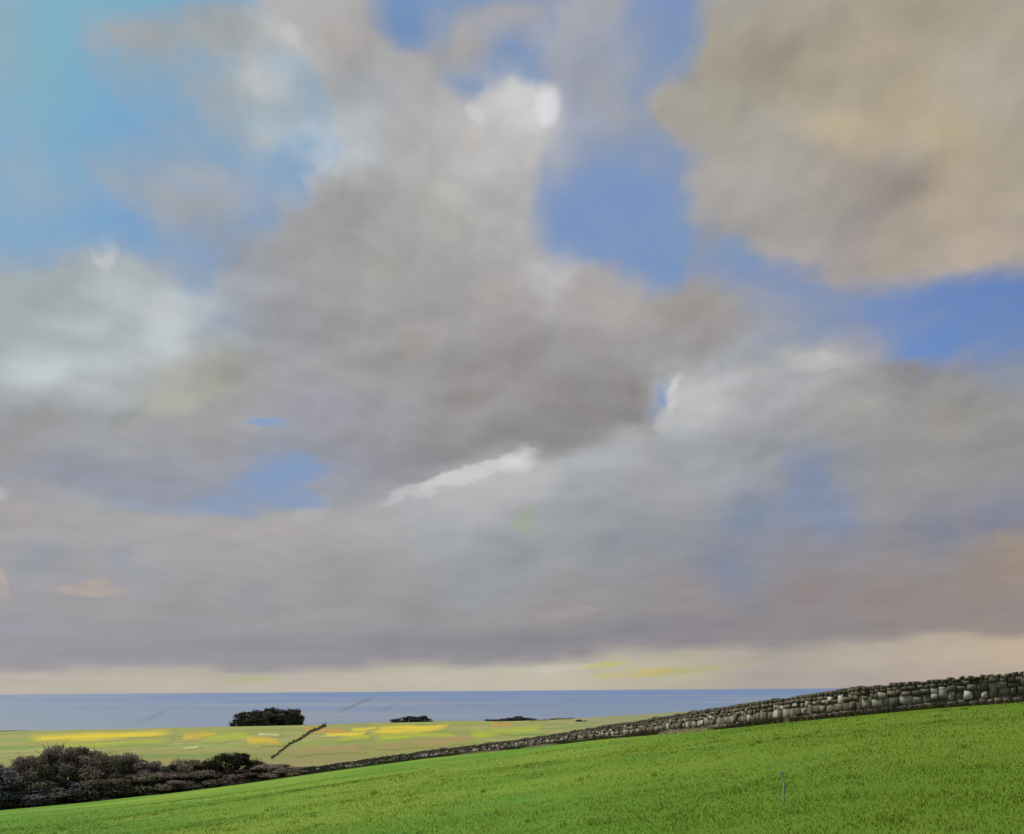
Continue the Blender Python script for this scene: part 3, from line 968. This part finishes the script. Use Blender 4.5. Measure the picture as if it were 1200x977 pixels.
G1 = 'square dark copse on the coast'
COPSE = [(281, 836, 16, 45, 'leftmost thin edge tree of the square dark copse'), (288, 834, 17, 70, 'low tree near the left end of the square dark copse'),
         (296, 833, 18, 40, 'third tree from the left in the square dark copse'), (303, 832, 17, 75, 'tree in the left middle of the square dark copse'),
         (310, 833, 18, 45, 'tree under the dip of the square copse outline'), (318, 829, 20, 60, 'tallest tree in the square dark copse'),
         (326, 830.5, 18, 40, 'second tallest tree, right of the tallest one, in the square copse'), (333, 832, 18, 70, 'tree in the right middle of the square dark copse'),
         (340, 830.5, 18, 45, 'third tree from the right in the square dark copse'), (346, 831, 15, 65, 'tree near the right end of the square dark copse'),
         (350, 832, 11, 40, 'rightmost thin edge tree of the square dark copse')]
for i, (cx, top, w, back, label) in enumerate(COPSE):
    stand(far_protos[i % 3], i < 3, cx, top, w, back, label, G1)
G2, G3 = 'left low dark copse by the water', 'right low dark copse by the water'
k = 0
for cx, top, w, label in [(464, 842, 12, 'leftmost tree of the left low dark copse'), (472, 839.5, 13, 'second tree of the left low dark copse'), (480, 838.5, 13, 'middle tree of the left low dark copse'),
                          (489, 838.5, 14, 'fourth tree of the left low dark copse'), (498, 838, 12, 'rightmost tree of the left low dark copse')]:
    stand(navy_protos[k % 2], k < 2, cx, top, w, 60, label, G2)
    k += 1
for cx, top, w, label in [(577, 842, 13, 'leftmost flat tree of the right low dark copse'), (588, 841.5, 16, 'second tree of the right low dark copse'), (599, 840, 16, 'middle tree of the right low dark copse'),
                          (610, 838.5, 15, 'tallest tree of the right low dark copse'), (619, 840, 14, 'rightmost tree of the right low dark copse')]:
    stand(navy_protos[k % 2], False, cx, top, w, 50, label, G3)
    k += 1
stand(navy_protos[0], False, 681, 842.5, 12, 0, 'lone flat dark bush on the grey green headland', 'shoreline bushes', base=845)
stand(navy_protos[1], False, 14, 855.5, 34, 30, 'low dark shoreline bush at the far left', 'shoreline bushes')


def hedge_run(name, pts, h0, h1, w0, w1, leaf0, leaf1, n, mat, label, seed):
    """A long hedge dropped along photo-pixel points onto the land."""
    rg = np.random.default_rng(seed)
    H = np.array([hit(*p, 180, 2400) for p in pts])
    seg = np.linalg.norm(np.diff(H, axis=0), axis=1)
    s = np.concatenate([[0], np.cumsum(seg)]) / seg.sum()
    rr = np.hypot(H[:, 0], H[:, 1])
    t = rg.uniform(0, 1, n)
    # denser near, where it shows larger
    lr = np.log(rr[0]) + t * (np.log(rr[-1]) - np.log(rr[0]))
    t = np.interp(np.exp(lr), rr, s)
    X = np.stack([np.interp(t, s, H[:, i]) for i in range(2)], -1)
    w, h = w0 + (w1 - w0) * t, h0 + (h1 - h0) * t
    lump = .62 + .5 * np.abs(np.sin(t * 47 + seed) * np.sin(t * 23 + 1)) + .25 * np.sin(t * 140)
    X += rg.normal(0, .33, (n, 2)) * w[:, None]
    Z = ground(X[:, 0], X[:, 1]) + rg.uniform(0, 1, n) ** .8 * h * lump
    P = np.concatenate([X, Z[:, None]], 1)
    m = Mesh()
    m.add(*cards(P, leaf0 + (leaf1 - leaf0) * t, np.clip(rg.normal(.45, .2, n), 0, 1), rg))
    return tag(m.build(name, mat), label, 'hedge')


hedge_run('hedge', [(318, 889), (330, 880), (344, 870), (358, 862.5), (370, 856.5), (382, 851.5)], .5, 3.2, .4, 1.5, .2, .65, 5200, L_FAR,
          'long dark hedge slanting up across the pale fields', 71)
hedge_run('hedge', [(505, 843.8), (530, 844.2), (560, 844.5), (572, 844.5)], 1.6, 1.6, 4, 4, 1.0, 1.0, 1500, L_NAVY, 'low dark shoreline hedge between the two low copses', 74)
hedge_run('hedge', [(622, 845), (645, 843.5), (672, 841.5)], 2.0, 1.2, 4, 3, 1.0, 1.0, 1200, L_OLIVE, 'low shoreline hedge trailing right from the right copse', 75)

# ------------------------------------------------------------------ dry stone wall
pw = []
for th in np.arange(-14.4, 36., .05):
    r = float(np.interp(th, _th, _rw)) + .9
    pw.append((r * math.sin(math.radians(th)), r * math.cos(math.radians(th))))
pw = np.array(pw)
ds = np.concatenate([[0], np.cumsum(np.hypot(*np.diff(pw, axis=0).T))])
LEN = ds[-1]


def along(s):
    x, y = np.interp(s, ds, pw[:, 0]), np.interp(s, ds, pw[:, 1])
    x2, y2 = np.interp(s + .4, ds, pw[:, 0]), np.interp(s + .4, ds, pw[:, 1])
    x1, y1 = np.interp(s - .4, ds, pw[:, 0]), np.interp(s - .4, ds, pw[:, 1])
    d = np.array((x2 - x1, y2 - y1))
    d /= np.linalg.norm(d) + 1e-9
    return np.array((x, y)), d, np.array((d[1], -d[0]))     # normal towards the camera side


def height_at(s):
    x, y = np.interp(s, ds, pw[:, 0]), np.interp(s, ds, pw[:, 1])
    return float(np.interp(math.degrees(math.atan2(x, y)), [-15, -8, 0, 4, 9, 14, 19, 26], [.82, .85, .90, 1.02, 1.22, 1.30, 1.32, 1.26]))


def stone(m, s, w, z0, h, depth, out, tint, rg, tilt=0.):
    """A rough block: chamfered front face, jittered corners."""
    w, h = max(w, .06), max(h, .06)
    c, d, nrm = along(s)
    g = float(ground(c[0] - 0, c[1]))
    loc = []
    for a, b_ in ((-1, 0), (1, 0), (1, 1), (-1, 1)):
        loc.append((a * w / 2 + rg.normal(0, .05 * w), z0 + b_ * h + rg.normal(0, .09 * abs(h))))
    loc = np.array(loc)
    mid = loc.mean(0)
    ring_out = mid + (loc - mid) * rg.uniform(.66, .84)
    ring_mid = mid + (loc - mid) * .97
    V_ = []
    for ring, o_ in ((ring_out, out + .07), (ring_mid, out), (ring_mid, out - depth)):
        for a, zz in ring:
            a2 = a + tilt * (zz - z0)
            p = c + d * a2 + nrm * (o_ + rg.normal(0, .015))
            V_.append((p[0], p[1], g + zz))
    F_ = [(0, 1, 2, 3)]
    for k0 in (0, 4):
        for i in range(4):
            j = (i + 1) % 4
            F_.append((k0 + i, k0 + 4 + i, k0 + 4 + j, k0 + j))
    F_.append((11, 10, 9, 8))
    m.add(np.array(V_), np.array(F_), tint)


rg = np.random.default_rng(5)
wall = empty('dry_stone_wall', (0, 0, 0))
tag(wall, 'long dry stone wall of pale and mossy blocks climbing along the field edge', 'stone wall')
mc, mt = Mesh(), Mesh()
for side in (1, -1):
    ncourse = 4
    for cidx in range(ncourse):
        s = rg.uniform(0, .3)
        while s < LEN:
            hh = height_at(s)
            frac = (0, .22, .62, .84, 1.)
            z0, z1 = hh * frac[cidx] - (.15 if cidx == 0 else 0), hh * frac[cidx + 1]
            w = rg.uniform(.26, .60) if cidx != 1 else rg.uniform(.28, .85)
            if 0 < cidx < 3:
                z0 += rg.normal(0, .05)
                z1 += rg.normal(0, .07)
            if cidx in (1, 2):
                t = rg.choice([.15, .34, .55, .78, .95], p=[.30, .27, .20, .15, .08])
            else:
                t = rg.choice([.12, .3, .5], p=[.55, .35, .10])
            batter = .33 - .07 * cidx / 4
            if side == 1:
                stone(mc, s + w / 2, w - .012, z0 + .006, z1 - z0 - .008, .30, batter + rg.normal(0, .045), t + rg.normal(0, .06), rg)
            elif cidx >= 3:
                stone(mc, s + w / 2, w - .03, z0 + .012, z1 - z0 - .02, -.30, -batter, t, rg)
            s += w
s = 0.
while s < LEN:
    hh = height_at(s)
    w = rg.uniform(.16, .34)
    stone(mt, s + w / 2, w - .02, hh - .01, rg.uniform(.16, .30) + .05 * math.sin(s * .9) * math.sin(s * .37), .50, .26 + rg.normal(0, .04), float(rg.choice([.05, .2, .45], p=[.62, .32, .06])), rg, tilt=rg.normal(.12, .14))
    s += w
mc.build('stone_courses', M_STONE, wall)
mt.build('coping_stones', M_STONE, wall)
core = Mesh()
ss = np.arange(0, LEN, .5)
Vc = []
for s in ss:
    c, d, nrm = along(s)
    g, hh = float(ground(*c)), height_at(s)
    for o_, zz in ((.22, -.3), (.17, hh), (-.17, hh), (-.22, -.3)):
        p = c + nrm * o_
        Vc.append((p[0], p[1], g + zz))
i4 = np.arange(len(ss) - 1)[:, None] * 4
Fc = np.concatenate([i4 + np.array([a, a + 1, a + 5, a + 4]) for a in range(3)])
core.add(np.array(Vc), Fc, .1)
core.build('wall_core', M_CORE, wall)

# ------------------------------------------------------------------ growth along the foot of the wall
L_FRINGE = leaf_material('wall_foot_weeds_leaf', (.035, .034, .018), (.075, .068, .036), (.16, .13, .07), .25)
L_STRAW = leaf_material('dry_grass_leaf', (.20, .19, .09), (.36, .33, .18), (.60, .56, .36), .3)


def blades(P, h, w, tint, rg, lean=.35):
    n = len(P)
    a = rg.uniform(0, 2 * math.pi, n)
    dx, dy = np.cos(a), np.sin(a)
    l = rg.normal(0, lean, (n, 2)) * h[:, None]
    side = np.stack([-dy, dx, np.zeros(n)], -1) * (w / 2)[:, None]
    mid = P + np.stack([l[:, 0] * .35, l[:, 1] * .35, h * .6], -1)
    tip = P + np.stack([l[:, 0], l[:, 1], h], -1)
    V_ = np.stack([P - side, P + side, mid + side * .7, mid - side * .7, tip], 1).reshape(-1, 3)
    b = np.arange(n)[:, None] * 5
    return V_, b + np.array([0, 1, 2, 3]), b + np.array([3, 2, 4]), np.repeat(tint, 5)


def foot_points(n, o0, o1):
    s = rg.uniform(0, LEN, n)
    o = rg.uniform(o0, o1, n)
    at = lambda q: np.stack([np.interp(q, ds, pw[:, 0]), np.interp(q, ds, pw[:, 1])], -1)
    d = at(np.clip(s + .4, 0, LEN)) - at(np.clip(s - .4, 0, LEN))
    d /= np.linalg.norm(d, axis=1)[:, None]
    c = at(s) + np.stack([d[:, 1], -d[:, 0]], -1) * o[:, None]
    return np.stack([c[:, 0], c[:, 1], ground(c[:, 0], c[:, 1])], -1), s


P, s = foot_points(22000, .34, .80)
h = rg.uniform(.14, .42, len(P)) * (.95 + .45 * np.sin(s * .35) * np.sin(s * .13 + 2))
V_, Fq, Ft, T_ = blades(P, np.clip(h, .06, 1), rg.uniform(.02, .06, len(P)), np.clip(rg.normal(.45, .22, len(P)), 0, 1), rg, .5)
tag(mesh_obj('weeds', V_, [Fq, Ft], L_FRINGE, tint=T_), 'dark rough weeds along the foot of the stone wall', 'weeds', kind='stuff')
P, s = foot_points(30000, .55, 1.5)
keep = (np.sin(s * .31) + np.sin(s * .12 + 1.3) + rg.normal(0, .35, len(P))) > .95
P = P[keep]
V_, Fq, Ft, T_ = blades(P, rg.uniform(.10, .34, len(P)), rg.uniform(.015, .05, len(P)), rg.uniform(.1, 1, len(P)), rg, .6)
tag(mesh_obj('dry_grass', V_, [Fq, Ft], L_STRAW, tint=T_), 'pale dry grass tufts below the stone wall', 'grass', kind='stuff')

# thicket skirt: rough grass at the bushes' feet
th = rg.uniform(-28, -12.5, 9000)
r = np.interp(th, _th, _rw) + rg.uniform(-1.6, 1.2, len(th))
x, y = r * np.sin(np.radians(th)), r * np.cos(np.radians(th))
P = np.stack([x, y, ground(x, y)], -1)
V_, Fq, Ft, T_ = blades(P, rg.uniform(.2, .7, len(P)), rg.uniform(.05, .14, len(P)), np.clip(rg.normal(.4, .22, len(P)), 0, 1), rg, .5)
tag(mesh_obj('weeds', V_, [Fq, Ft], L_FRINGE, tint=T_), 'dark rough weeds under the lower left thicket', 'weeds', kind='stuff')

# ------------------------------------------------------------------ pasture grass near the camera
n = 370000
th = np.concatenate([rg.uniform(-31, 31, 230000), rg.uniform(-65, -31, 60000), rg.uniform(31, 75, 80000)])
r = np.exp(rg.uniform(math.log(8.5), math.log(120), n) * .78 + rg.uniform(math.log(8.5), math.log(120), n) * .22)
r[230000:] = 2.5 + (r[230000:] - 8.5)
ok = r < np.interp(th, _th, _rw) - .6
th, r = th[ok], r[ok]
x, y = r * np.sin(np.radians(th)), r * np.cos(np.radians(th))
P = np.stack([x, y, ground(x, y) - .01], -1)
grow = .85 + .25 * np.sin(x * .9 + 1.3 * np.sin(y * .7)) * np.sin(y * .8 + np.sin(x * .5))
h = rg.uniform(.020, .052, len(P)) * grow * (1 + r / 90)
w = .0035 + .00042 * r * rg.uniform(.5, 1.3, len(P))
tone = rg.uniform(0, .95, len(P))
# scattered longer, paler tufts
nt = 420
tth, tr = rg.uniform(-29, 29, nt), np.exp(rg.uniform(math.log(11), math.log(70), nt))
ok = tr < np.interp(tth, _th, _rw) - 1.5
tth, tr = np.radians(tth[ok]), tr[ok]
kk = np.repeat(np.arange(len(tr)), 26)
sp = rg.uniform(.05, .30, len(tr))[kk]
tx, ty = tr[kk] * np.sin(tth[kk]) + rg.normal(0, 1, len(kk)) * sp, tr[kk] * np.cos(tth[kk]) + rg.normal(0, 1, len(kk)) * sp
P = np.concatenate([P, np.stack([tx, ty, ground(tx, ty) - .01], -1)])
th_h = rg.uniform(.05, .17, len(tr))[kk] * rg.uniform(.6, 1.1, len(kk))
h = np.concatenate([h, th_h])
w = np.concatenate([w, .004 + .00035 * tr[kk]])
tone = np.concatenate([tone, np.clip(rg.normal(.8, .25, len(tr))[kk], .3, 1.)])
V_, Fq, Ft, T_ = blades(P, h, w, tone, rg, .55)
tag(mesh_obj('grass', V_, [Fq, Ft], M_GRASS, tint=T_), 'short green grass covering the pasture', 'grass', kind='stuff')

# ------------------------------------------------------------------ weathered stake in the pasture
x, y, z = hit(918, 941)
k = y / FOC
stake = empty('wooden_stake', (x, y, z))
tag(stake, 'thin pale grey wooden stake standing in the green pasture', 'stake')
m = Mesh()
m.add(*tube((0, 0, -.1), (.012, 0, 20 * k), 1.2 * k, 1.0 * k, 8))
m.add(*tube((.012, 0, 20 * k), (-.01, .01, 39 * k), 1.0 * k, .6 * k, 8))
m.build('post', M_STAKE, stake, smooth=True)
m = Mesh()
m.add(*tube((0, 0, 33 * k), (-5 * k, 0, 38 * k), .9 * k, .4 * k, 6))
m.build('side_twig', M_STAKE, stake, smooth=True)
